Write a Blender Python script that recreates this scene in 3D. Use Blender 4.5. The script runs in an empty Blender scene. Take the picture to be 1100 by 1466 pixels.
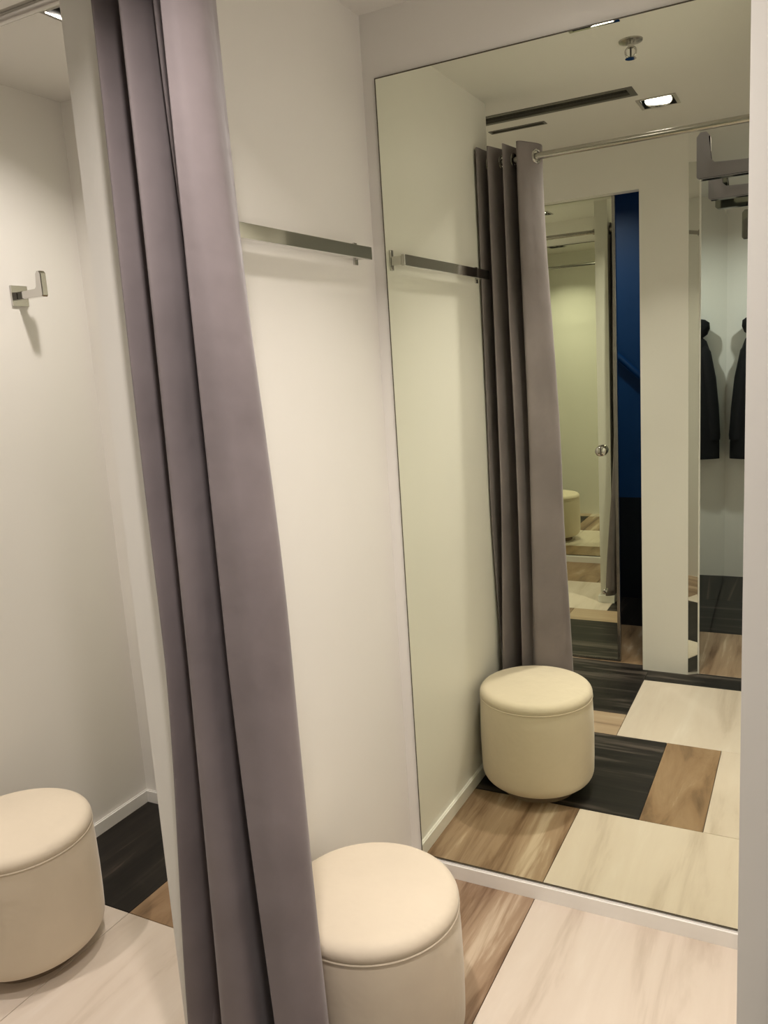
import bpy, bmesh, math, random
from mathutils import Vector, Matrix
random.seed(7)
S = bpy.context.scene
C = S.collection
PI = math.pi

# ------------------------------------------------------------------ camera
def make_camera():
    f, yaw, pitch, roll = 1173.1, math.radians(-28.016), math.radians(-10.277), math.radians(-3.7405)
    fw = Vector((math.sin(yaw)*math.cos(pitch), math.cos(yaw)*math.cos(pitch), math.sin(pitch)))
    rt = Vector((math.cos(yaw), -math.sin(yaw), 0)); up = rt.cross(fw)
    R = rt*math.cos(roll) + up*math.sin(roll)
    U = -rt*math.sin(roll) + up*math.cos(roll)
    cd = bpy.data.cameras.new('camera'); co = bpy.data.objects.new('camera', cd); C.objects.link(co)
    m = Matrix((R, U, -fw)).transposed().to_4x4(); m.translation = Vector((1.0412, -1.9949, 1.5))
    co.matrix_world = m
    cd.sensor_fit = 'VERTICAL'; cd.sensor_height = 36.0; cd.lens = 36.0*f/1466.0
    cd.clip_start = 0.02
    S.camera = co
make_camera()

# ------------------------------------------------------------------ world, exposure
w = bpy.data.worlds.new('world'); S.world = w; w.use_nodes = True
w.node_tree.nodes['Background'].inputs[0].default_value = (0.9, 0.85, 0.8, 1)
w.node_tree.nodes['Background'].inputs[1].default_value = 0.05
S.view_settings.view_transform = 'Standard'; S.view_settings.look = 'None'
S.view_settings.gamma = 1.0; S.view_settings.use_curve_mapping = False
S.view_settings.exposure = 0.05

LAMP_CUBICLE = 6.2      # watts of each fitting-room spot
LAMP_CORRIDOR = 9.0
WARM = (1.0, 0.915, 0.845)

# ------------------------------------------------------------------ measures (metres)
T, W = 0.0707, 0.968          # partition thickness, cubicle width
DP = 0.918                    # depth of a cubicle
H = 2.362                     # ceiling
PITCH = W + T
XL = -T - 0.9961              # far wall of the neighbouring cubicle
YO = -1.80                    # corridor wall facing the cubicles

# ------------------------------------------------------------------ materials
def nodes(m):
    m.use_nodes = True
    return m.node_tree, m.node_tree.nodes, m.node_tree.links
def principled(name, col, rough=0.5, metal=0.0, spec=0.5, sheen=0.0, bump=None, var=None):
    m = bpy.data.materials.new(name); nt, n, l = nodes(m); b = n['Principled BSDF']
    b.inputs['Base Color'].default_value = (*col, 1); b.inputs['Roughness'].default_value = rough
    b.inputs['Metallic'].default_value = metal; b.inputs['Specular IOR Level'].default_value = spec
    if sheen:
        b.inputs['Sheen Weight'].default_value = sheen; b.inputs['Sheen Roughness'].default_value = 0.4
    if bump or var:
        tc = n.new('ShaderNodeTexCoord')
    if var:
        sc, amt = var
        nz = n.new('ShaderNodeTexNoise'); nz.inputs['Scale'].default_value = sc; nz.inputs['Detail'].default_value = 4
        l.new(tc.outputs['Object'], nz.inputs['Vector'])
        rp = n.new('ShaderNodeValToRGB')
        rp.color_ramp.elements[0].position = 0.3; rp.color_ramp.elements[1].position = 0.7
        rp.color_ramp.elements[0].color = tuple(c*(1-amt) for c in col)+(1,)
        rp.color_ramp.elements[1].color = tuple(min(1, c*(1+amt)) for c in col)+(1,)
        l.new(nz.outputs['Fac'], rp.inputs['Fac']); l.new(rp.outputs['Color'], b.inputs['Base Color'])
    if bump:
        sc, st, dist = bump
        nb = n.new('ShaderNodeTexNoise'); nb.inputs['Scale'].default_value = sc; nb.inputs['Detail'].default_value = 3
        l.new(tc.outputs['Object'], nb.inputs['Vector'])
        bp = n.new('ShaderNodeBump'); bp.inputs['Strength'].default_value = st; bp.inputs['Distance'].default_value = dist
        l.new(nb.outputs['Fac'], bp.inputs['Height']); l.new(bp.outputs['Normal'], b.inputs['Normal'])
    return m
def emitter(name, col, strength):
    m = bpy.data.materials.new(name); nt, n, l = nodes(m); b = n['Principled BSDF']
    b.inputs['Base Color'].default_value = (1, 1, 1, 1)
    b.inputs['Emission Color'].default_value = (*col, 1); b.inputs['Emission Strength'].default_value = strength
    return m
def tile_material(name, cols, axis, scale=1.0, rough=0.34, across=11, along=1.5, dist=0.9, spec=0.4, span=(0.30, 0.72)):
    """wood-look plank: streaks stretched along one axis; each tile shifts the pattern by its own random number"""
    m = bpy.data.materials.new(name); nt, n, l = nodes(m); b = n['Principled BSDF']
    tc = n.new('ShaderNodeTexCoord'); oi = n.new('ShaderNodeObjectInfo')
    mul = n.new('ShaderNodeMath'); mul.operation = 'MULTIPLY'; mul.inputs[1].default_value = 37.0
    l.new(oi.outputs['Random'], mul.inputs[0])
    add = n.new('ShaderNodeVectorMath'); add.operation = 'ADD'
    l.new(tc.outputs['Object'], add.inputs[0]); l.new(mul.outputs[0], add.inputs[1])
    mp = n.new('ShaderNodeMapping')
    mp.inputs['Scale'].default_value = (across*scale, along*scale, 5) if axis == 'y' else (along*scale, across*scale, 5)
    l.new(add.outputs[0], mp.inputs['Vector'])
    n1 = n.new('ShaderNodeTexNoise'); n1.inputs['Scale'].default_value = 1.0; n1.inputs['Detail'].default_value = 6
    n1.inputs['Roughness'].default_value = 0.6; n1.inputs['Distortion'].default_value = dist
    l.new(mp.outputs[0], n1.inputs['Vector'])
    rp = n.new('ShaderNodeValToRGB'); e = rp.color_ramp.elements
    pos = [span[0] + (span[1]-span[0])*i/(len(cols)-1) for i in range(len(cols))]
    e[0].position = pos[0]; e[0].color = (*cols[0], 1); e[1].position = pos[-1]; e[1].color = (*cols[-1], 1)
    for p, c in list(zip(pos, cols))[1:-1]:
        q = e.new(p); q.color = (*c, 1)
    l.new(n1.outputs['Fac'], rp.inputs['Fac']); l.new(rp.outputs['Color'], b.inputs['Base Color'])
    b.inputs['Roughness'].default_value = rough; b.inputs['Specular IOR Level'].default_value = spec
    bp = n.new('ShaderNodeBump'); bp.inputs['Strength'].default_value = 0.15; bp.inputs['Distance'].default_value = 0.002
    l.new(n1.outputs['Fac'], bp.inputs['Height']); l.new(bp.outputs['Normal'], b.inputs['Normal'])
    return m
def fabric_material(name, col, weave=900, sheen=0.35, rough=0.75, blotch=0.08):
    m = bpy.data.materials.new(name); nt, n, l = nodes(m); b = n['Principled BSDF']
    tc = n.new('ShaderNodeTexCoord')
    nz = n.new('ShaderNodeTexNoise'); nz.inputs['Scale'].default_value = 5; nz.inputs['Detail'].default_value = 5
    l.new(tc.outputs['Object'], nz.inputs['Vector'])
    rp = n.new('ShaderNodeValToRGB')
    rp.color_ramp.elements[0].position = 0.3; rp.color_ramp.elements[1].position = 0.72
    rp.color_ramp.elements[0].color = tuple(c*(1-blotch) for c in col)+(1,)
    rp.color_ramp.elements[1].color = tuple(c*(1+blotch) for c in col)+(1,)
    l.new(nz.outputs['Fac'], rp.inputs['Fac']); l.new(rp.outputs['Color'], b.inputs['Base Color'])
    b.inputs['Roughness'].default_value = rough; b.inputs['Specular IOR Level'].default_value = 0.3
    b.inputs['Sheen Weight'].default_value = sheen; b.inputs['Sheen Roughness'].default_value = 0.35
    nb = n.new('ShaderNodeTexNoise'); nb.inputs['Scale'].default_value = weave
    l.new(tc.outputs['Object'], nb.inputs['Vector'])
    n2 = n.new('ShaderNodeTexNoise'); n2.inputs['Scale'].default_value = 9; n2.inputs['Detail'].default_value = 3
    l.new(tc.outputs['Object'], n2.inputs['Vector'])
    b1 = n.new('ShaderNodeBump'); b1.inputs['Strength'].default_value = 0.4; b1.inputs['Distance'].default_value = 0.012
    l.new(n2.outputs['Fac'], b1.inputs['Height'])
    bp = n.new('ShaderNodeBump'); bp.inputs['Strength'].default_value = 0.1; bp.inputs['Distance'].default_value = 0.0008
    l.new(nb.outputs['Fac'], bp.inputs['Height']); l.new(b1.outputs['Normal'], bp.inputs['Normal'])
    l.new(bp.outputs['Normal'], b.inputs['Normal'])
    return m

M = {}
M['wall'] = principled('wall_paint', (0.845, 0.82, 0.775), 0.42, spec=0.35, bump=(60, 0.04, 0.001), var=(3, 0.012))
M['ceiling'] = principled('ceiling_paint', (0.80, 0.775, 0.735), 0.7, spec=0.2, bump=(80, 0.04, 0.001))
M['base'] = principled('baseboard_gloss', (0.87, 0.85, 0.81), 0.28, spec=0.5, var=(6, 0.01))
M['grout'] = principled('grout', (0.10, 0.08, 0.065), 0.9, var=(40, 0.1))
M['mirror'] = principled('silvered_glass', (0.875, 0.905, 0.775), 0.0, metal=1.0)
M['mirror_grey'] = principled('silvered_glass_plain', (0.80, 0.82, 0.76), 0.01, metal=1.0)
M['mirror_edge'] = principled('mirror_edge', (0.10, 0.085, 0.055), 0.4, var=(30, 0.1))
M['chrome'] = principled('chrome', (0.60, 0.585, 0.56), 0.07, metal=1.0, var=(4, 0.01))
M['brushed'] = principled('brushed_metal', (0.50, 0.48, 0.45), 0.25, metal=1.0, var=(20, 0.03))
M['dark'] = principled('dark_housing', (0.02, 0.017, 0.015), 0.6, var=(20, 0.1))
M['vent'] = principled('vent_dark_grey', (0.055, 0.050, 0.040), 0.6, var=(20, 0.05))
M['vent_frame'] = principled('vent_frame_grey', (0.12, 0.112, 0.095), 0.5, var=(20, 0.03))
M['curtain'] = fabric_material('curtain_cloth', (0.232, 0.198, 0.205), sheen=0.2, blotch=0.13)
M['pouf'] = fabric_material('pouf_velvet', (0.69, 0.60, 0.475), weave=1200, sheen=0.3, rough=0.7, blotch=0.04)
M['pouf_foot'] = principled('pouf_foot', (0.22, 0.16, 0.11), 0.6, var=(15, 0.1))
M['blue'] = principled('blue_wall_paint', (0.003, 0.058, 0.19), 0.45, var=(3, 0.06))
M['blue_shade'] = principled('blue_wall_shade', (0.006, 0.009, 0.014), 0.5, var=(4, 0.1))  # darkness low in the stairwell, put into the colour
M['coat'] = fabric_material('black_cloth', (0.008, 0.008, 0.010), sheen=0.05, rough=0.8)
M['lens'] = emitter('lamp_lens', (1.0, 0.93, 0.84), 25.0)
M['floor_brown_y'] = tile_material('plank_brown_y', [(0.085, 0.045, 0.024), (0.22, 0.135, 0.08), (0.33, 0.225, 0.145), (0.38, 0.265, 0.175), (0.58, 0.46, 0.34)], 'y', across=15, along=1.1, dist=0.35, span=(0.34, 0.66))
M['floor_brown_x'] = tile_material('plank_brown_x', [(0.20, 0.13, 0.08), (0.42, 0.30, 0.20), (0.46, 0.34, 0.23), (0.60, 0.48, 0.36)], 'x', across=14, along=1.2, dist=0.4)
M['floor_tan_y'] = tile_material('plank_tan_y', [(0.14, 0.085, 0.045), (0.28, 0.175, 0.095), (0.34, 0.225, 0.13), (0.52, 0.40, 0.29)], 'y', across=11, along=2.5, dist=0.5)
M['floor_dark_x'] = tile_material('plank_dark_x', [(0.006, 0.005, 0.0045), (0.010, 0.009, 0.008), (0.018, 0.015, 0.013), (0.11, 0.09, 0.078)], 'x', across=17, along=1.0, dist=0.5, rough=0.42, spec=0.25, span=(0.32, 0.68))
M['floor_dark_y'] = tile_material('plank_dark_y', [(0.006, 0.005, 0.0045), (0.011, 0.009, 0.0075), (0.020, 0.016, 0.013), (0.11, 0.08, 0.062)], 'y', across=17, along=1.0, dist=0.5, rough=0.42, spec=0.25, span=(0.32, 0.68))
M['floor_pale_y'] = tile_material('plank_pale_y', [(0.52, 0.43, 0.345), (0.66, 0.565, 0.475), (0.69, 0.60, 0.51), (0.75, 0.67, 0.59)], 'y', across=9, along=1.2, dist=0.5)

# ------------------------------------------------------------------ mesh helpers
class MB:
    def __init__(s): s.bm = bmesh.new()
    def box(s, x0, x1, y0, y1, z0, z1, bev=0.0, seg=2):
        vs = [s.bm.verts.new((x, y, z)) for z in (z0, z1) for y in (y0, y1) for x in (x0, x1)]
        fs = [s.bm.faces.new([vs[i] for i in q]) for q in ((0,2,3,1),(4,5,7,6),(0,1,5,4),(2,6,7,3),(0,4,6,2),(1,3,7,5))]
        if bev:
            es = {e for f in fs for e in f.edges}
            bmesh.ops.bevel(s.bm, geom=list(es), offset=bev, segments=seg, profile=0.5, affect='EDGES')
        return s
    def lathe(s, prof, c=(0,0,0), seg=48, close=True, mat=None):
        rings = []
        for r, z in prof:
            if r < 1e-6: rings.append([s.bm.verts.new((0, 0, z))])
            else: rings.append([s.bm.verts.new((r*math.cos(2*PI*k/seg), r*math.sin(2*PI*k/seg), z)) for k in range(seg)])
        made = [v for r in rings for v in r]
        for a, b in zip(rings, rings[1:]):
            for k in range(seg):
                k2 = (k+1) % seg
                if len(a) == 1 and len(b) == 1: continue
                if len(a) == 1: s.bm.faces.new((a[0], b[k2], b[k]))
                elif len(b) == 1: s.bm.faces.new((a[k], a[k2], b[0]))
                else: s.bm.faces.new((a[k], a[k2], b[k2], b[k]))
        mm = Matrix.Translation(c) @ (mat if mat else Matrix.Identity(4))
        for v in made: v.co = mm @ v.co
        return s
    def tube(s, a, b, r, seg=20, caps=True):
        a, b = Vector(a), Vector(b); d = b-a
        m = d.to_track_quat('Z', 'Y').to_matrix().to_4x4()
        pr = [(r, 0), (r, d.length)]
        if caps: pr = [(0, 0)] + pr + [(0, d.length)]
        return s.lathe(pr, a, seg, mat=m)
    def torus(s, c, R, r, normal=(0,0,1), seg=32, ms=10):
        m = Matrix.Translation(c) @ Vector(normal).to_track_quat('Z', 'Y').to_matrix().to_4x4()
        g = [[s.bm.verts.new(m @ Vector(((R+r*math.cos(2*PI*j/ms))*math.cos(2*PI*i/seg), (R+r*math.cos(2*PI*j/ms))*math.sin(2*PI*i/seg), r*math.sin(2*PI*j/ms)))) for j in range(ms)] for i in range(seg)]
        for i in range(seg):
            for j in range(ms):
                s.bm.faces.new((g[i][j], g[(i+1) % seg][j], g[(i+1) % seg][(j+1) % ms], g[i][(j+1) % ms]))
        return s
    def quad(s, *p):
        s.bm.faces.new([s.bm.verts.new(q) for q in p]); return s
    def prism(s, poly, z0, z1):
        a = [s.bm.verts.new((x, y, z0)) for x, y in poly]; b = [s.bm.verts.new((x, y, z1)) for x, y in poly]
        s.bm.faces.new(a[::-1]); s.bm.faces.new(b)
        for i in range(len(poly)):
            j = (i+1) % len(poly); s.bm.faces.new((a[i], a[j], b[j], b[i]))
        return s
    def build(s, name, mat, parent=None, smooth=False, angle=40):
        bmesh.ops.recalc_face_normals(s.bm, faces=s.bm.faces)
        me = bpy.data.meshes.new(name); s.bm.to_mesh(me); s.bm.free()
        me.materials.append(mat)
        if smooth:
            me.polygons.foreach_set('use_smooth', [True]*len(me.polygons))
            me.set_sharp_from_angle(angle=math.radians(angle))
        o = bpy.data.objects.new(name, me); C.objects.link(o)
        if parent: o.parent = parent
        return o
def struct(o, label=None):
    o['kind'] = 'structure'
    if label: o['label'] = label
    return o
def thing(name, label, cat, loc=(0,0,0), rotz=0, group=None):
    o = bpy.data.objects.new(name, None); C.objects.link(o); o.empty_display_size = 0.05
    o.location = loc; o.rotation_euler = (0, 0, rotz)
    o['label'] = label; o['category'] = cat
    if group: o['group'] = group
    return o
def copy_tree(o, parent=None):
    c = o.copy(); C.objects.link(c)
    c.parent = parent
    for ch in list(o.children): copy_tree(ch, c)
    return c
def relabel(o, label, loc=None, rotz=None):
    o['label'] = label
    if loc: o.location = loc
    if rotz is not None: o.rotation_euler = (0, 0, rotz)
    return o

# ------------------------------------------------------------------ floor: planks laid in blocks
XA, XB, YB = -1.95, 2.10, -3.60
fl = MB().box(XA-.1, XB+.1, YB-.1, 0.1, -0.12, -0.004).build('floor', M['grout']); struct(fl, 'floor of dark, brown and pale wood-look planks')
tile_cache = {}
def tile(x0, x1, y0, y1, kind):
    j = 0.0009
    key = (round(x1-x0, 4), round(y1-y0, 4), kind)
    hx, hy = (x1-x0)/2-j, (y1-y0)/2-j
    if key in tile_cache:
        o = bpy.data.objects.new('plank', tile_cache[key]); C.objects.link(o); o.parent = fl
    else:
        b = MB(); b.box(-hx, hx, -hy, hy, -0.008, 0.0)
        bmesh.ops.bevel(b.bm, geom=[e for e in b.bm.edges if all(v.co.z > -1e-6 for v in e.verts)], offset=0.0010, segments=1, affect='EDGES')
        o = b.build('plank', M['floor_'+kind], fl); tile_cache[key] = o.data
    o.location = ((x0+x1)/2, (y0+y1)/2, 0)
P1, P2, P3 = -0.505, -1.080, -1.677
for a in [
    # fitting room with the big mirror
    (-0.19, 0.3825, P1, 0, 'brown_y'), (0.3825, 0.9575, P1, 0, 'pale_y'),
    (0.0, 0.574, P2, P1, 'dark_x'), (0.574, 0.768, P2, P1, 'brown2_y'), (0.768, 1.343, P2, P1, 'pale_y'),
    (-0.19, 0.383, -1.282, P2, 'brown_x'), (-0.19, 0.383, -1.86, -1.282, 'dark_x'), (0.383, 0.9575, P3, P2, 'pale_y'),
    (0.383, 0.9575, -1.83, P3, 'dark_x'), (0.383, 0.9575, -2.43, -1.83, 'brown_y'), (0.383, 0.9575, -3.03, -2.43, 'dark_x'), (0.383, 0.9575, -3.60, -3.03, 'dark_y'),
    # neighbouring fitting room
    (-1.24, -0.663, P1, 0, 'dark_y'), (-0.663, -0.19, P1, 0, 'tan_y'),
    (-1.24, -0.663, P2, P1, 'pale_y'), (-0.663, 0.0, P2, P1, 'pale_y'),
    (-0.765, -0.19, P3, P2, 'brown_y'), (-1.34, -0.765, P3, P2, 'dark_x'), (-0.765, -0.19, -1.86, P3, 'pale_y'), (-1.34, -0.765, -1.86, P3, 'brown_x'),
    (-1.95, -1.24, P1, 0, 'pale_y'), (-1.95, -1.24, P2, P1, 'brown_y'), (-1.95, -1.34, P3, P2, 'pale_y'), (-1.95, -1.34, -1.86, P3, 'dark_x'),
    # third fitting room and the opening opposite
    (0.9575, 1.532, P1, 0, 'brown_y'), (1.532, 2.10, P1, 0, 'dark_x'),
    (1.343, 2.10, P2, P1, 'brown_y'),
    (0.9575, 1.532, P3, P2, 'dark_x'), (1.532, 2.10, P3, P2, 'pale_y'),
    (0.9575, 1.532, -2.25, P3, 'pale_y'), (1.532, 2.10, -2.25, P3, 'brown_y'),
    (0.9575, 1.532, -2.82, -2.25, 'brown_y'), (1.532, 2.10, -2.82, -2.25, 'dark_y'),
    (0.9575, 1.532, -3.60, -2.82, 'dark_x'), (1.532, 2.10, -3.60, -2.82, 'pale_y'),
    # stairwell landing
    (-0.765, -0.19, -2.43, -1.86, 'brown_y'), (-0.19, 0.383, -2.43, -1.86, 'tan_y'), (-0.765, -0.19, -3.30, -2.43, 'dark_y'), (-0.19, 0.383, -3.30, -2.43, 'dark_y'),
]:
    k = a[4].replace('brown2', 'tan')
    tile(*a[:4], k)

# ------------------------------------------------------------------ ceiling with openings for the recessed fittings
lamps = {  # centre x, y; all after 'corridor' are added, unseen lamps
    'room': (0.485, -0.395), 'next': (-0.527, -0.412), 'corridor': (0.515, -1.31), 'third': (1.523, -0.395), 'passage': (1.15, -2.85), 'stairs_fill': (-0.15, -2.35), 'corridor_far_fill': (-0.90, -1.31), 'corridor_right_fill': (1.553, -1.31)}
LS = 0.060
holes = [(x-LS, x+LS, y-LS, y+LS) for x, y in lamps.values()]
SLOT = (-0.80, 0.468, -1.178, -1.065); SLOT2 = (-0.118, 0.106, -1.312, -1.268)
holes += [SLOT, SLOT2]
def ceiling():
    xs = sorted({XA-.1, XB+.1} | {h[0] for h in holes} | {h[1] for h in holes})
    ys = sorted({YB-.1, 0.1} | {h[2] for h in holes} | {h[3] for h in holes})
    b = MB(); vm = {}
    def V(x, y, z):
        k = (round(x, 5), round(y, 5), z)
        if k not in vm: vm[k] = b.bm.verts.new((x, y, z))
        return vm[k]
    for i in range(len(xs)-1):
        for j in range(len(ys)-1):
            cx, cy = (xs[i]+xs[i+1])/2, (ys[j]+ys[j+1])/2
            if any(h[0] < cx < h[1] and h[2] < cy < h[3] for h in holes): continue
            b.bm.faces.new((V(xs[i], ys[j], H), V(xs[i], ys[j+1], H), V(xs[i+1], ys[j+1], H), V(xs[i+1], ys[j], H)))
    bmesh.ops.recalc_face_normals(b.bm, faces=b.bm.faces)
    r = bmesh.ops.extrude_face_region(b.bm, geom=list(b.bm.faces))
    bmesh.ops.translate(b.bm, verts=[v for v in r['geom'] if isinstance(v, bmesh.types.BMVert)], vec=(0, 0, 0.03))
    b.box(XA-.1, XB+.1, YB-.1, 0.1, H+0.13, H+0.15)
    return b.build('ceiling', M['ceiling'])
struct(ceiling(), 'plain off-white ceiling with recessed fittings')

# ------------------------------------------------------------------ walls
struct(MB().box(XA-.1, XB+.1, 0.0, 0.1, 0, H).build('wall_back', M['wall']))
struct(MB().box(-T, 0, -DP, 0, 0, H).build('wall_left', M['wall']), 'white partition between two fitting rooms')
struct(MB().box(W, W+T, -DP, 0, 0, H).build('wall_right', M['wall']), 'white partition end beside the tall mirror')
struct(MB().box(XL-T, XL, -DP, 0, 0, H).build('wall_far_left', M['wall']))
struct(MB().box(2*W+2*T-T, 2*W+2*T, -DP, 0, 0, H).build('wall_far_right', M['wall']))
struct(MB().box(XA-.1, XA, YB-.1, 0, 0, H).build('wall_corridor_left', M['wall']))
struct(MB().box(XB, XB+.1, YB-.1, 0, 0, H).build('wall_corridor_right', M['wall']))
# wall facing the fitting rooms: a doorway with lintel, then a pillar, then the opening the camera stands in
DX0, DX1, DZ = -0.58, 0.356, 2.158
struct(MB().box(XA, DX0, YO-.06, YO, 0, H).box(DX0, DX1, YO-.06, YO, DZ, H).build('wall_opposite', M['wall']), 'white wall with a doorway facing the fitting rooms')
struct(MB().prism([(DX1, YO), (DX1, YO-.06), (0.43, YO-.06), (0.43, YB), (0.545, YB), (0.594, YO-.024), (0.556, YO)], 0, H).build('wall_pillar', M['wall']), 'white pillar between doorway and side opening')
struct(MB().box(0.545, XB, YB-.1, YB+.02, 0, H).build('wall_passage_end', M['wall']))
struct(MB().box(1.85, XB, YB, YO, 0, H).build('wall_passage_right', M['wall']))
# stairwell behind the doorway: blue above, its low shade painted near-black
SY = -2.95
struct(MB().box(-0.70, 0.43, SY-.05, SY, 0.62, H).build('wall_stairwell', M['blue']), 'dark blue stairwell wall')
struct(MB().box(-0.70, 0.43, SY-.05, SY, 0, 0.62).build('wall_stairwell_shaded', M['blue_shade']), 'lower stairwell wall with its shade painted near-black')
struct(MB().box(-0.75, -0.70, SY-.05, YO-.061, 0, H).build('wall_stairwell_left', M['blue']))
struct(MB().box(0.40, 0.429, SY, YO-.061, 0, H).build('wall_stairwell_right', M['blue']))

# ------------------------------------------------------------------ baseboards
BB, BH = 0.012, 0.046
def board(name, x0, x1, y0, y1, h=BH):
    b = MB().box(x0, x1, y0, y1, 0, h)
    bmesh.ops.bevel(b.bm, geom=[e for e in b.bm.edges if all(v.co.z > h-1e-5 for v in e.verts)], offset=0.004, segments=3, affect='EDGES')
    return struct(b.build(name, M['base'], smooth=True))
board('baseboard_back', 0.0, W, -BB, 0.0)
board('baseboard_left', 0.0, BB, -DP, -BB)
board('baseboard_right', W-BB, W, -DP, -BB)
board('baseboard_partition_end', -T-BB, BB, -DP-BB, -DP)
board('baseboard_neighbour_right', -T-BB, -T, -DP, 0.0)
board('baseboard_neighbour_left', XL, XL+BB, -DP, 0.0)
board('baseboard_neighbour_back', XL+BB, -T-BB, -BB, 0.0)
board('baseboard_right_end', W-BB, W+T+BB, -DP-BB, -DP)

# ------------------------------------------------------------------ mirrors
XM, ZB, ZT = 0.035, 0.050, 2.207
t = thing('wall_mirror', 'tall frameless mirror covering the back wall above a white baseboard', 'mirror', (XM, 0, ZB))
MW = W-0.035-XM
MB().box(0.0035, MW-.0035, -0.006, -0.001, 0.0045, ZT-ZB-.0035).build('glass', M['mirror'], t)
e = MB(); e.box(0, MW, -0.0055, -0.001, 0, 0.004); e.box(0, MW, -0.0055, -0.001, ZT-ZB-.003, ZT-ZB)
e.box(0, 0.003, -0.0055, -0.001, 0.004, ZT-ZB-.003); e.box(MW-.003, MW, -0.0055, -0.001, 0.004, ZT-ZB-.003)
e.build('edge', M['mirror_edge'], t)

m2 = copy_tree(t); relabel(m2, 'tall frameless mirror on the back wall of the neighbouring fitting room', (XL+0.055, 0, ZB))
m2.scale.x = (-T-0.035-(XL+0.055))/MW

# passage mirror (full height, faces +x) and the narrow mirror strip on the pillar corner
def plane_strip(name, a, b, z0, z1, th, mat, parent):
    a, b = Vector(a), Vector(b); d = (b-a).normalized(); nrm = Vector((-d.y, d.x))
    pts = [a, b, b+nrm*th, a+nrm*th]
    return MB().prism([(p.x, p.y) for p in pts], z0, z1).build(name, mat, parent)
t = thing('side_mirror', 'full-height mirror panel lining the opening where a black coat hangs', 'mirror')
plane_strip('glass', (0.545, YB+.02), (0.594, YO-.036), 0.015, H-.13, -0.006, M['mirror_grey'], t)
plane_strip('edge_trim', (0.594, YO-.0355), (0.5945, YO-.0255), 0.0, H-.13, -0.008, M['base'], t)
t = thing('corner_mirror_strip', 'narrow vertical mirror strip on the corner of the white pillar', 'mirror')
plane_strip('glass', (0.5945, YO-.0235), (0.5565, YO-.0005), 0.012, H-.13, -0.003, M['mirror_grey'], t)

# ------------------------------------------------------------------ sliding mirrored door
t = thing('sliding_door', 'mirrored sliding door with round chrome knob, beside the blue stairwell gap', 'door', (0, -1.868, 0))
DR = 0.240
MB().box(-0.66, DR-.014, -0.020, 0.0, 0.012, DZ+.03).build('mirror_panel', M['mirror'], t)
MB().box(DR-.0135, DR, -0.022, 0.002, 0.012, DZ+.03, 0.001).build('edge_stile', M['brushed'], t)
MB().box(-0.66, DR, -0.021, 0.0015, 0.003, 0.0115).build('bottom_rail', M['brushed'], t)
k = MB().lathe([(0.009, 0.0035), (0.008, 0.018), (0.016, 0.022), (0.0245, 0.029), (0.023, 0.037), (0.014, 0.042), (0, 0.043)], (0.166, 0.0005, 1.033), 28, mat=Matrix.Rotation(-PI/2, 4, 'X')).build('knob', M['chrome'], t, True)
MB().lathe([(0, 0.0), (0.027, 0.0), (0.027, 0.003), (0, 0.0035)], (0.166, 0.0005, 1.033), 28, mat=Matrix.Rotation(-PI/2, 4, 'X')).build('rosette', M['chrome'], k, True)
MB().lathe([(0, 0.0), (0.010, 0.0), (0.010, 0.004), (0.006, 0.008), (0.006, 0.016), (0.009, 0.018), (0.009, 0.022), (0, 0.024)], (0.171, 0.0005, 0.352), 20, mat=Matrix.Rotation(-PI/2, 4, 'X')).build('latch', M['chrome'], t, True)

hr = thing('handrail', 'sloping handrail on the dark blue stairwell wall', 'handrail', (0, SY, 0))
MB().tube((-0.55, 0.06, 2.02), (0.38, 0.06, 1.12), 0.019).build('rail', M['blue'], hr, True)
for x, z in ((-0.4, 1.875), (0.2, 1.294)):
    MB().tube((x, 0.0, z-.05), (x, 0.06, z-.01), 0.007, 12).build('bracket', M['blue'], hr, True)

# ------------------------------------------------------------------ curtain rods
def rod(x0, x1, label):
    t = thing('curtain_rod', label, 'curtain rod', (x0, -0.87, 2.150), group='rods over the fitting rooms')
    MB().tube((0.004, 0, 0), (x1-x0-.004, 0, 0), 0.0115, 24).build('pole', M['brushed'], t, True)
    for x, s in ((0, 1), (x1-x0, -1)):
        MB().lathe([(0, 0), (0.024, 0), (0.024, 0.004), (0.016, 0.006), (0.016, 0.018), (0.0125, 0.019)], (x, 0, 0), 24, mat=Matrix.Rotation(s*PI/2, 4, 'Y')).build('wall_flange', M['brushed'], t, True)
    return t
rod(0, W, 'metal rod carrying the grey curtain by the tall mirror')
rod(XL, -T, 'metal rod with no curtain in view, over the neighbouring fitting room')
rod(W+T, 2*W+T, 'metal rod over the fitting room beyond the right-hand partition')

# ------------------------------------------------------------------ curtain
def smooth_curve(ctrl, n):
    """Catmull-Rom through control points, n samples"""
    pts = [Vector(p) for p in ctrl]; pts = [pts[0]*2-pts[1]] + pts + [pts[-1]*2-pts[-2]]
    out = []
    m = len(pts)-3
    for i in range(n):
        u = i/(n-1)*m; k = min(int(u), m-1); f = u-k
        a, b, c, d = pts[k:k+4]
        out.append(0.5*((2*b)+(c-a)*f+(2*a-5*b+4*c-d)*f*f+(3*b-a-3*c+d)*f*f*f))
    return out
PLAN_TOP = [(.004, -.860), (.006, -.805), (.012, -.780), (.020, -.850), (.036, -.955), (.046, -.900), (.046, -.790), (.066, -.850), (.094, -.958), (.106, -.920), (.098, -.850), (.100, -.795), (.124, -.915), (.146, -.800), (.178, -.842), (.198, -.895), (.190, -.940), (.172, -.957)]
PLAN_MID = [(.008, -.860), (.006, -.815), (.010, -.790), (.016, -.850), (.028, -.958), (.044, -.900), (.048, -.790), (.064, -.850), (.090, -.960), (.112, -.935), (.108, -.850), (.108, -.795), (.136, -.880), (.158, -.800), (.212, -.838), (.246, -.886), (.220, -.940), (.172, -.960)]
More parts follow.
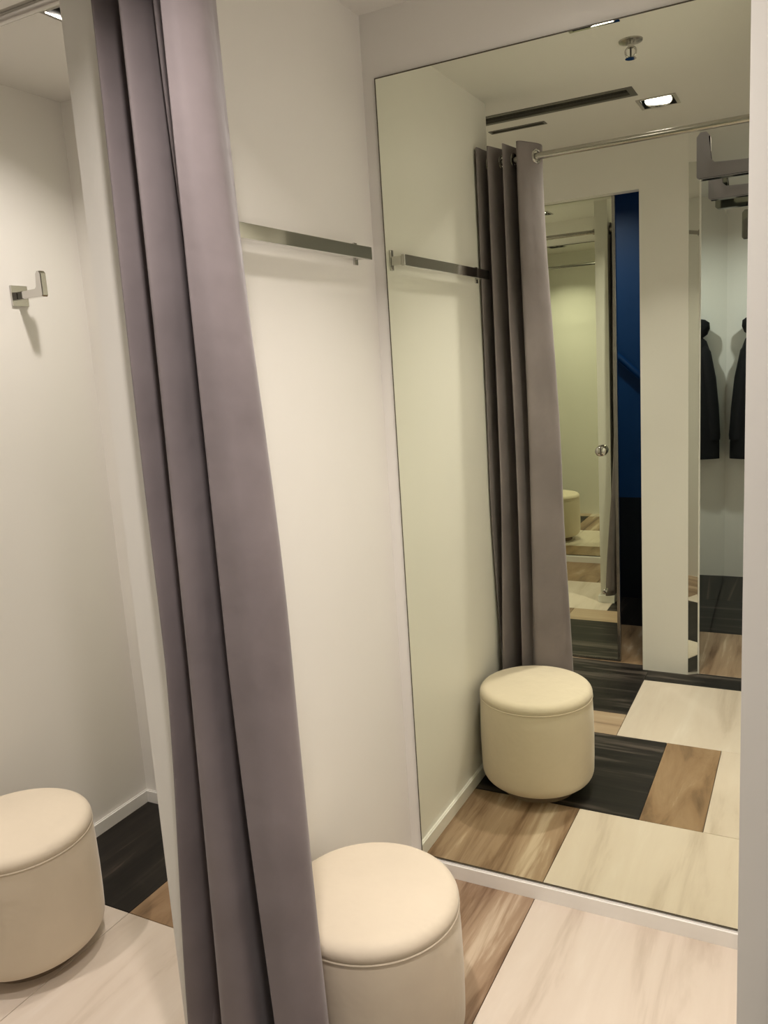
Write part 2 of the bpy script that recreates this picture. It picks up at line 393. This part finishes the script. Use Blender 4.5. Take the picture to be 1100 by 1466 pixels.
PLAN_BOT = [(.020, -.860), (.016, -.835), (.012, -.850), (.006, -.927), (-.030, -.955), (.002, -.934), (.022, -.795), (.058, -.880), (.080, -.984), (.145, -.968), (.125, -.880), (.098, -.810), (.128, -.835), (.155, -.812), (.225, -.840), (.266, -.898), (.243, -.945), (.206, -.966)]
ROD_Y, ROD_Z = -0.87, 2.150
def lerp(a, b, f): return a+(b-a)*f
def make_curtain(loc, label):
    t = thing('curtain', label, 'curtain', (loc[0], loc[1], 0.02), group='bunched grey curtains')
    z1, z0, NU = 2.192, 0.050, 239
    zs = [z1-0.004*k for k in range(22)]; zs += [lerp(zs[-1], z0, (k+1)/52) for k in range(52)]; NV = len(zs)
    A, B, D = (smooth_curve([(x, y, 0) for x, y in p], NU) for p in (PLAN_TOP, PLAN_MID, PLAN_BOT))
    rings = []
    for a, b in zip(range(NU-1), range(1, NU)):
        if (A[a].y-ROD_Y)*(A[b].y-ROD_Y) < 0:
            d = (A[b]-A[a]).normalized(); rings.append((Vector(((A[a].x+A[b].x)/2, ROD_Y, ROD_Z)), Vector((-d.y, d.x, 0)), a))
    bm = bmesh.new(); grid = []
    for z in zs:
        f = (z1-z)/(z1-z0); row = []
        for i in range(NU):
            if f < 0.55:
                g = max(0, f-0.03)/0.52; g = g*g*(3-2*g); p = A[i].lerp(B[i], g)
            else:
                g = (f-0.55)/0.45; g = g*g*(3-2*g)*0.5+g*0.5; p = B[i].lerp(D[i], g)
            wob = 0.003*math.sin(7*f+i*0.065)*f
            row.append(bm.verts.new((p.x+wob, p.y+0.003*math.sin(11*f+i*0.04)*f, z-0.02)))
        grid.append(row)
    for j in range(NV-1):
        for i in range(NU-1):
            c = (grid[j][i].co+grid[j+1][i+1].co)/2; c.z += 0.02
            if any(abs(i-r[2]) < 16 and (c-r[0]).length < 0.0195 for r in rings): continue      # eyelet openings
            bm.faces.new((grid[j][i], grid[j][i+1], grid[j+1][i+1], grid[j+1][i]))
    me = bpy.data.meshes.new('cloth'); bm.to_mesh(me); bm.free(); me.materials.append(M['curtain'])
    me.polygons.foreach_set('use_smooth', [True]*len(me.polygons))
    o = bpy.data.objects.new('cloth', me); C.objects.link(o); o.parent = t
    sm = o.modifiers.new('thickness', 'SOLIDIFY'); sm.thickness = 0.0022; sm.offset = 0
    # eyelet rings where the cloth crosses the rod
    for p, nrm, _ in rings:
        MB().torus((p.x, p.y, p.z-0.02), 0.0205, 0.0042, nrm, 28, 8).build('eyelet', M['chrome'], t, True)
    # stitched hem down the free edge
    bm = bmesh.new(); prev = None
    for j in range(NV):
        q = []
        for i in (NU-13, NU-12, NU-1):
            v = me.vertices[j*NU+i].co; d = me.vertices[j*NU+NU-1].co-me.vertices[j*NU+NU-13].co
            n = Vector((d.y, -d.x, 0)).normalized()
            q.append(bm.verts.new(v+n*(0.0014 if i == NU-13 else 0.0034+0.0008*math.sin(j*1.9))))
        if prev:
            for k in range(2): bm.faces.new((prev[k], prev[k+1], q[k+1], q[k]))
        prev = q
    hm = bpy.data.meshes.new('hem'); bm.to_mesh(hm); bm.free(); hm.materials.append(M['curtain'])
    hm.polygons.foreach_set('use_smooth', [True]*len(hm.polygons))
    h = bpy.data.objects.new('hem', hm); C.objects.link(h); h.parent = t
    h.modifiers.new('thickness', 'SOLIDIFY').thickness = 0.0015
    return t
cur = make_curtain((0, 0), 'grey-mauve eyelet curtain gathered against the partition with the chrome rail')
c3 = copy_tree(cur); relabel(c3, 'grey-mauve curtain of the fitting room beyond the right-hand partition', (PITCH, 0, 0.02))

# ------------------------------------------------------------------ poufs
def make_pouf(loc, label):
    t = thing('pouf', label, 'pouf', loc, group='round cream poufs')
    r, h = 0.195, 0.385
    pr = [(0.10, 0.034)]
    for k in range(9):
        a = k/8*PI/2; pr.append((r-0.047+0.045*math.sin(a), 0.080-0.046*math.cos(a)))
    pr += [(r-0.0005, 0.13), (r, 0.20), (r-0.001, 0.27), (r-0.003, 0.325), (r-0.006, 0.342)]
    MB().lathe(pr, seg=96).build('body', M['pouf'], t, True, 60)
    pt = [(r-0.006, 0.3425), (r-0.0025, 0.346), (r-0.003, 0.356)]
    for k in range(1, 8):
        a = k/7*PI/2; pt.append((r-0.030+0.027*math.cos(a), 0.354+0.023*math.sin(a)))
    pt += [(r-0.05, 0.3795), (0.10, 0.3835), (0.05, h), (0, h)]
    MB().lathe(pt, seg=96).build('seat_top', M['pouf'], t, True, 60)
    MB().torus((0, 0, 0.3415), r-0.0045, 0.0030, seg=96, ms=8).build('piping', M['pouf'], t, True)
    MB().lathe([(0, 0.0), (0.128, 0.0), (0.128, 0.034), (0.12, 0.0345), (0, 0.0345)], seg=64).build('foot_ring', M['pouf_foot'], t, True)
    return t
pf = make_pouf((0.210, -0.61, 0), 'round cream pouf standing in front of the tall mirror')
relabel(copy_tree(pf), 'round cream pouf in the neighbouring fitting room, below the single square hook', (-0.800, -0.72, 0), 1.1)
relabel(copy_tree(pf), 'round cream pouf in the fitting room beyond the right-hand partition', (PITCH+0.21, -0.61, 0), 2.3)

# ------------------------------------------------------------------ chrome wall rail
t = thing('garment_rail', 'flat chrome garment rail fixed to the white partition above the pouf', 'rail', (0, -0.43, 1.772))
MB().box(0.036, 0.047, -0.33, 0.33, -0.015, 0.015, 0.0012).build('bar', M['chrome'], t)
for s in (-1, 1):
    y = 0.322*s
    MB().box(0.006, 0.0362, y-.0075, y+.0075, -0.012, 0.012, 0.001).build('arm', M['chrome'], t)
    MB().box(0.0, 0.006, y-.008, y+.008, -0.024, 0.030, 0.001).build('wall_plate', M['chrome'], t)

# ------------------------------------------------------------------ square hooks
def make_hook(loc, label, rotz, s=1.0):
    t = thing('coat_hook', label, 'hook', loc, rotz, 'square chrome hooks')
    MB().box(0, 0.007, -0.029, 0.029, -0.030, 0.030, 0.0012).build('wall_plate', M['chrome'], t)
    b = MB()
    L = 0.115
    # bar out from the wall, rounded corner, upturned tip: one bent flat strip
    prof = [(0.007, -0.011), (L-.004, -0.011), (L, -0.007), (L, 0.055), (L-.006, 0.062), (L-.016, 0.062), (L-.022, 0.055), (L-.022, 0.018), (L-.029, 0.011), (0.007, 0.011)]
    a = [b.bm.verts.new((x, -0.0105, z)) for x, z in prof]; c = [b.bm.verts.new((x, 0.0105, z)) for x, z in prof]
    b.bm.faces.new(a); b.bm.faces.new(c[::-1])
    for i in range(len(prof)):
        j = (i+1) % len(prof); b.bm.faces.new((a[i], c[i], c[j], a[j]))
    bmesh.ops.bevel(b.bm, geom=[e for e in b.bm.edges if abs(e.verts[0].co.y-e.verts[1].co.y) < 1e-5], offset=0.002, segments=2, affect='EDGES')
    b.build('arm', M['chrome'], t, True, 30)
    return t
hk = make_hook((XL, -0.255, 1.765), 'single square chrome hook on the neighbouring fitting room wall', 0)
relabel(copy_tree(hk), 'square chrome hook on the right-hand partition, further from the mirror', (W, -0.478, 1.773), PI).scale.x = 0.94
relabel(copy_tree(hk), 'square chrome hook on the right-hand partition, next to the mirror', (W, -0.073, 1.800), PI).scale.x = 1.16

# ------------------------------------------------------------------ ceiling fittings
def make_downlight(key, label, power, tilt, col=WARM, spread=160):
    x, y = lamps[key]
    t = thing('downlight', label, 'downlight', (x, y, H), group='square recessed downlights')
    s = LS
    b = MB()
    z1 = 0.085
    b.quad((-s, -s, 0.031), (s, -s, 0.031), (s, -s, z1), (-s, -s, z1)).quad((-s, s, 0.031), (s, s, 0.031), (s, s, z1), (-s, s, z1))
    b.quad((-s, -s, 0.031), (-s, s, 0.031), (-s, s, z1), (-s, -s, z1)).quad((s, -s, 0.031), (s, s, 0.031), (s, s, z1), (s, -s, z1))
    b.quad((-s, -s, z1), (s, -s, z1), (s, s, z1), (-s, s, z1)); bmesh.ops.remove_doubles(b.bm, verts=b.bm.verts, dist=1e-5)
    b.build('housing', M['dark'], t)
    b = MB(); o, i = s+0.008, s-0.003
    for q in ((-o, o, -o, -i), (-o, o, i, o), (-o, -i, -i, i), (i, o, -i, i)): b.box(*q, -0.003, 0.0)
    b.build('bezel', M['chrome'], t)
    b = MB(); i2 = s-0.004
    for q in ((-s, s, -s, -i2), (-s, s, i2, s), (-s, -i2, -i2, i2), (i2, s, -i2, i2)): b.box(*q, 0.0, 0.031)
    b.build('inner_collar', M['dark'], t)
    m = Matrix.Rotation(tilt[1], 4, 'Y') @ Matrix.Rotation(tilt[0], 4, 'X')
    MB().lathe([(0.040, 0.022), (0.046, 0.0), (0.050, 0.0), (0.050, 0.004), (0.046, 0.026), (0.040, 0.026)], (0, 0, 0.004), 40, mat=m).build('gimbal_ring', M['chrome'], t, True)
    MB().lathe([(0, 0.008), (0.030, 0.009), (0.0415, 0.012), (0.0415, 0.016), (0, 0.016)], (0, 0, 0.004), 40, mat=m).build('lens', M['lens'], t, True)
    ld = bpy.data.lights.new('lamp_light', 'AREA'); ld.energy = power; ld.color = col
    ld.shape = 'DISK'; ld.size = 0.078; ld.spread = math.radians(spread)
    lo = bpy.data.objects.new('lamp_light', ld); C.objects.link(lo); lo.parent = t
    lo.location = Vector((0, 0, 0.004)) + m.to_3x3() @ Vector((0, 0, 0.0065)); lo.rotation_euler = m.to_euler()
    return t
R = math.radians
make_downlight('room', 'square downlight over the pouf in front of the mirror', LAMP_CUBICLE, (R(0), R(-14)), spread=100)
make_downlight('next', 'square downlight in the neighbouring fitting room ceiling', LAMP_CUBICLE*0.8, (R(-6), R(8)), spread=130)
make_downlight('corridor', 'lit square gimbal downlight in the corridor beside the long air slot', LAMP_CORRIDOR*0.8, (R(16), R(0)), spread=108)
make_downlight('third', 'added unseen fill downlight over the fitting room beyond the right-hand partition', LAMP_CUBICLE*0.6, (R(8), R(0)), spread=115)  # unseen lamp, added to keep the lighting symmetrical
make_downlight('stairs_fill', 'added unseen fill downlight in the dark blue stairwell', 4.0, (R(0), R(0)), (0.95, 0.95, 1.0))  # unseen, added to brighten the blue wall
make_downlight('passage', 'added unseen fill downlight above the black hooded coat', 5.5, (R(-10), R(10)), (0.92, 0.98, 1.0), spread=125)  # unseen, added to light the wall behind the coat
make_downlight('corridor_far_fill', 'added unseen fill downlight at the corridor end past the neighbouring fitting room', LAMP_CORRIDOR*0.7, (R(0), R(0)), spread=118)  # unseen lamp added to raise the ambient light
make_downlight('corridor_right_fill', 'added unseen fill downlight in the corridor before the fitting room beyond the right-hand partition', LAMP_CORRIDOR*0.35, (R(-8), R(-12)), spread=100)  # unseen, added for ambient light and the curtain's right-facing folds

def make_slot(name, q, label, frame, dark, vanes):
    x0, x1, y0, y1 = q
    t = thing(name, label, 'air vent', (x0, y0, H)); L, D = x1-x0, y1-y0
    b = MB()
    for r in ((0, L, 0, frame), (0, L, D-frame, D), (0, frame, frame, D-frame), (L-frame, L, frame, D-frame)): b.box(*r, -0.002, 0.012)
    b.build('frame', M['vent_frame'], t)
    MB().box(frame, L-frame, frame, D-frame, 0.034, 0.038).build('duct_back', dark, t)
    for k in range(vanes):
        y = frame+(D-2*frame)*(k+1)/(vanes+1)
        MB().box(frame, L-frame, y-.0015, y+.0015, 0.004, 0.03).build('vane', M['vent'], t)
make_slot('air_slot', SLOT, 'long dark linear air slot in the corridor ceiling', 0.022, M['vent'], 3)
make_slot('small_vent', SLOT2, 'short narrow vent in the corridor ceiling beside the long air slot', 0.008, M['ceiling'], 1)

t = thing('sprinkler', 'chrome fire sprinkler head on the ceiling near the curtain rod', 'sprinkler', (0.548, -0.632, H))
MB().lathe([(0, 0), (0.034, 0), (0.033, -0.004), (0.018, -0.009), (0.012, -0.010), (0, -0.010)], seg=32).build('escutcheon', M['brushed'], t, True)
MB().lathe([(0.009, -0.010), (0.009, -0.020), (0.006, -0.022), (0, -0.022)], seg=20).build('body', M['chrome'], t, True)
for s in (-1, 1):
    b = MB(); p = [(0.008*s, 0, -0.018), (0.015*s, 0, -0.026), (0.014*s, 0, -0.038), (0.004*s, 0, -0.047)]
    for a, c in zip(p, p[1:]): b.tube(a, c, 0.0028, 10)
    b.build('frame_arm', M['chrome'], t, True)
MB().tube((0, 0, -0.022), (0, 0, -0.045), 0.0025, 10).build('bulb', M['dark'], t, True)
MB().lathe([(0, -0.045), (0.015, -0.047), (0.016, -0.049), (0, -0.0495)], seg=24).build('deflector', M['chrome'], t, True)

# ------------------------------------------------------------------ black coat on the passage end wall
def loft(b, secs, seg=28):
    rings = []
    for (cx, cy, rx, ry, z) in secs:
        rings.append([b.bm.verts.new((cx+rx*math.cos(2*PI*k/seg)*(1+0.05*math.sin(5*2*PI*k/seg+z*6)), cy+ry*math.sin(2*PI*k/seg)*(1+0.05*math.sin(4*2*PI*k/seg+z*5)), z)) for k in range(seg)])
    for a, c in zip(rings, rings[1:]):
        for k in range(seg): b.bm.faces.new((a[k], a[(k+1) % seg], c[(k+1) % seg], c[k]))
    b.bm.faces.new(rings[0][::-1]); b.bm.faces.new(rings[-1])
    return b
yw = YB+.02
t = thing('coat', 'black hooded coat hanging on a wall hook beside the full-height mirror', 'coat', (0.735, yw+.075, 0.78))
loft(MB(), [(0, 0, .150, .060, 0), (0, 0, .152, .062, .10), (0, 0, .146, .064, .25), (0, 0, .130, .064, .40), (0, 0, .110, .062, .55), (0, 0, .092, .058, .66), (.0, 0, .070, .048, .725), (0, 0, .045, .038, .75)]).build('body', M['coat'], t, True, 80)
loft(MB(), [(0.005, .0, .040, .035, .735), (0.0, .004, .075, .050, .765), (0, .006, .088, .054, .80), (0, .004, .086, .050, .835), (0, 0, .060, .036, .855), (0, 0, .02, .015, .862)]).build('hood', M['coat'], t, True, 80)
for s in (-1, 1):
    loft(MB(), [(s*.120, .015, .036, .040, .12), (s*.120, .015, .038, .042, .15), (s*.108, .018, .040, .044, .32), (s*.090, .018, .040, .044, .50), (s*.062, .012, .036, .040, .66), (s*.04, .0, .02, .03, .72)], 18).build('sleeve', M['coat'], t, True, 80)
t2 = make_hook((0.735, yw, 1.6535), 'square chrome hook holding the black hooded coat', PI/2)
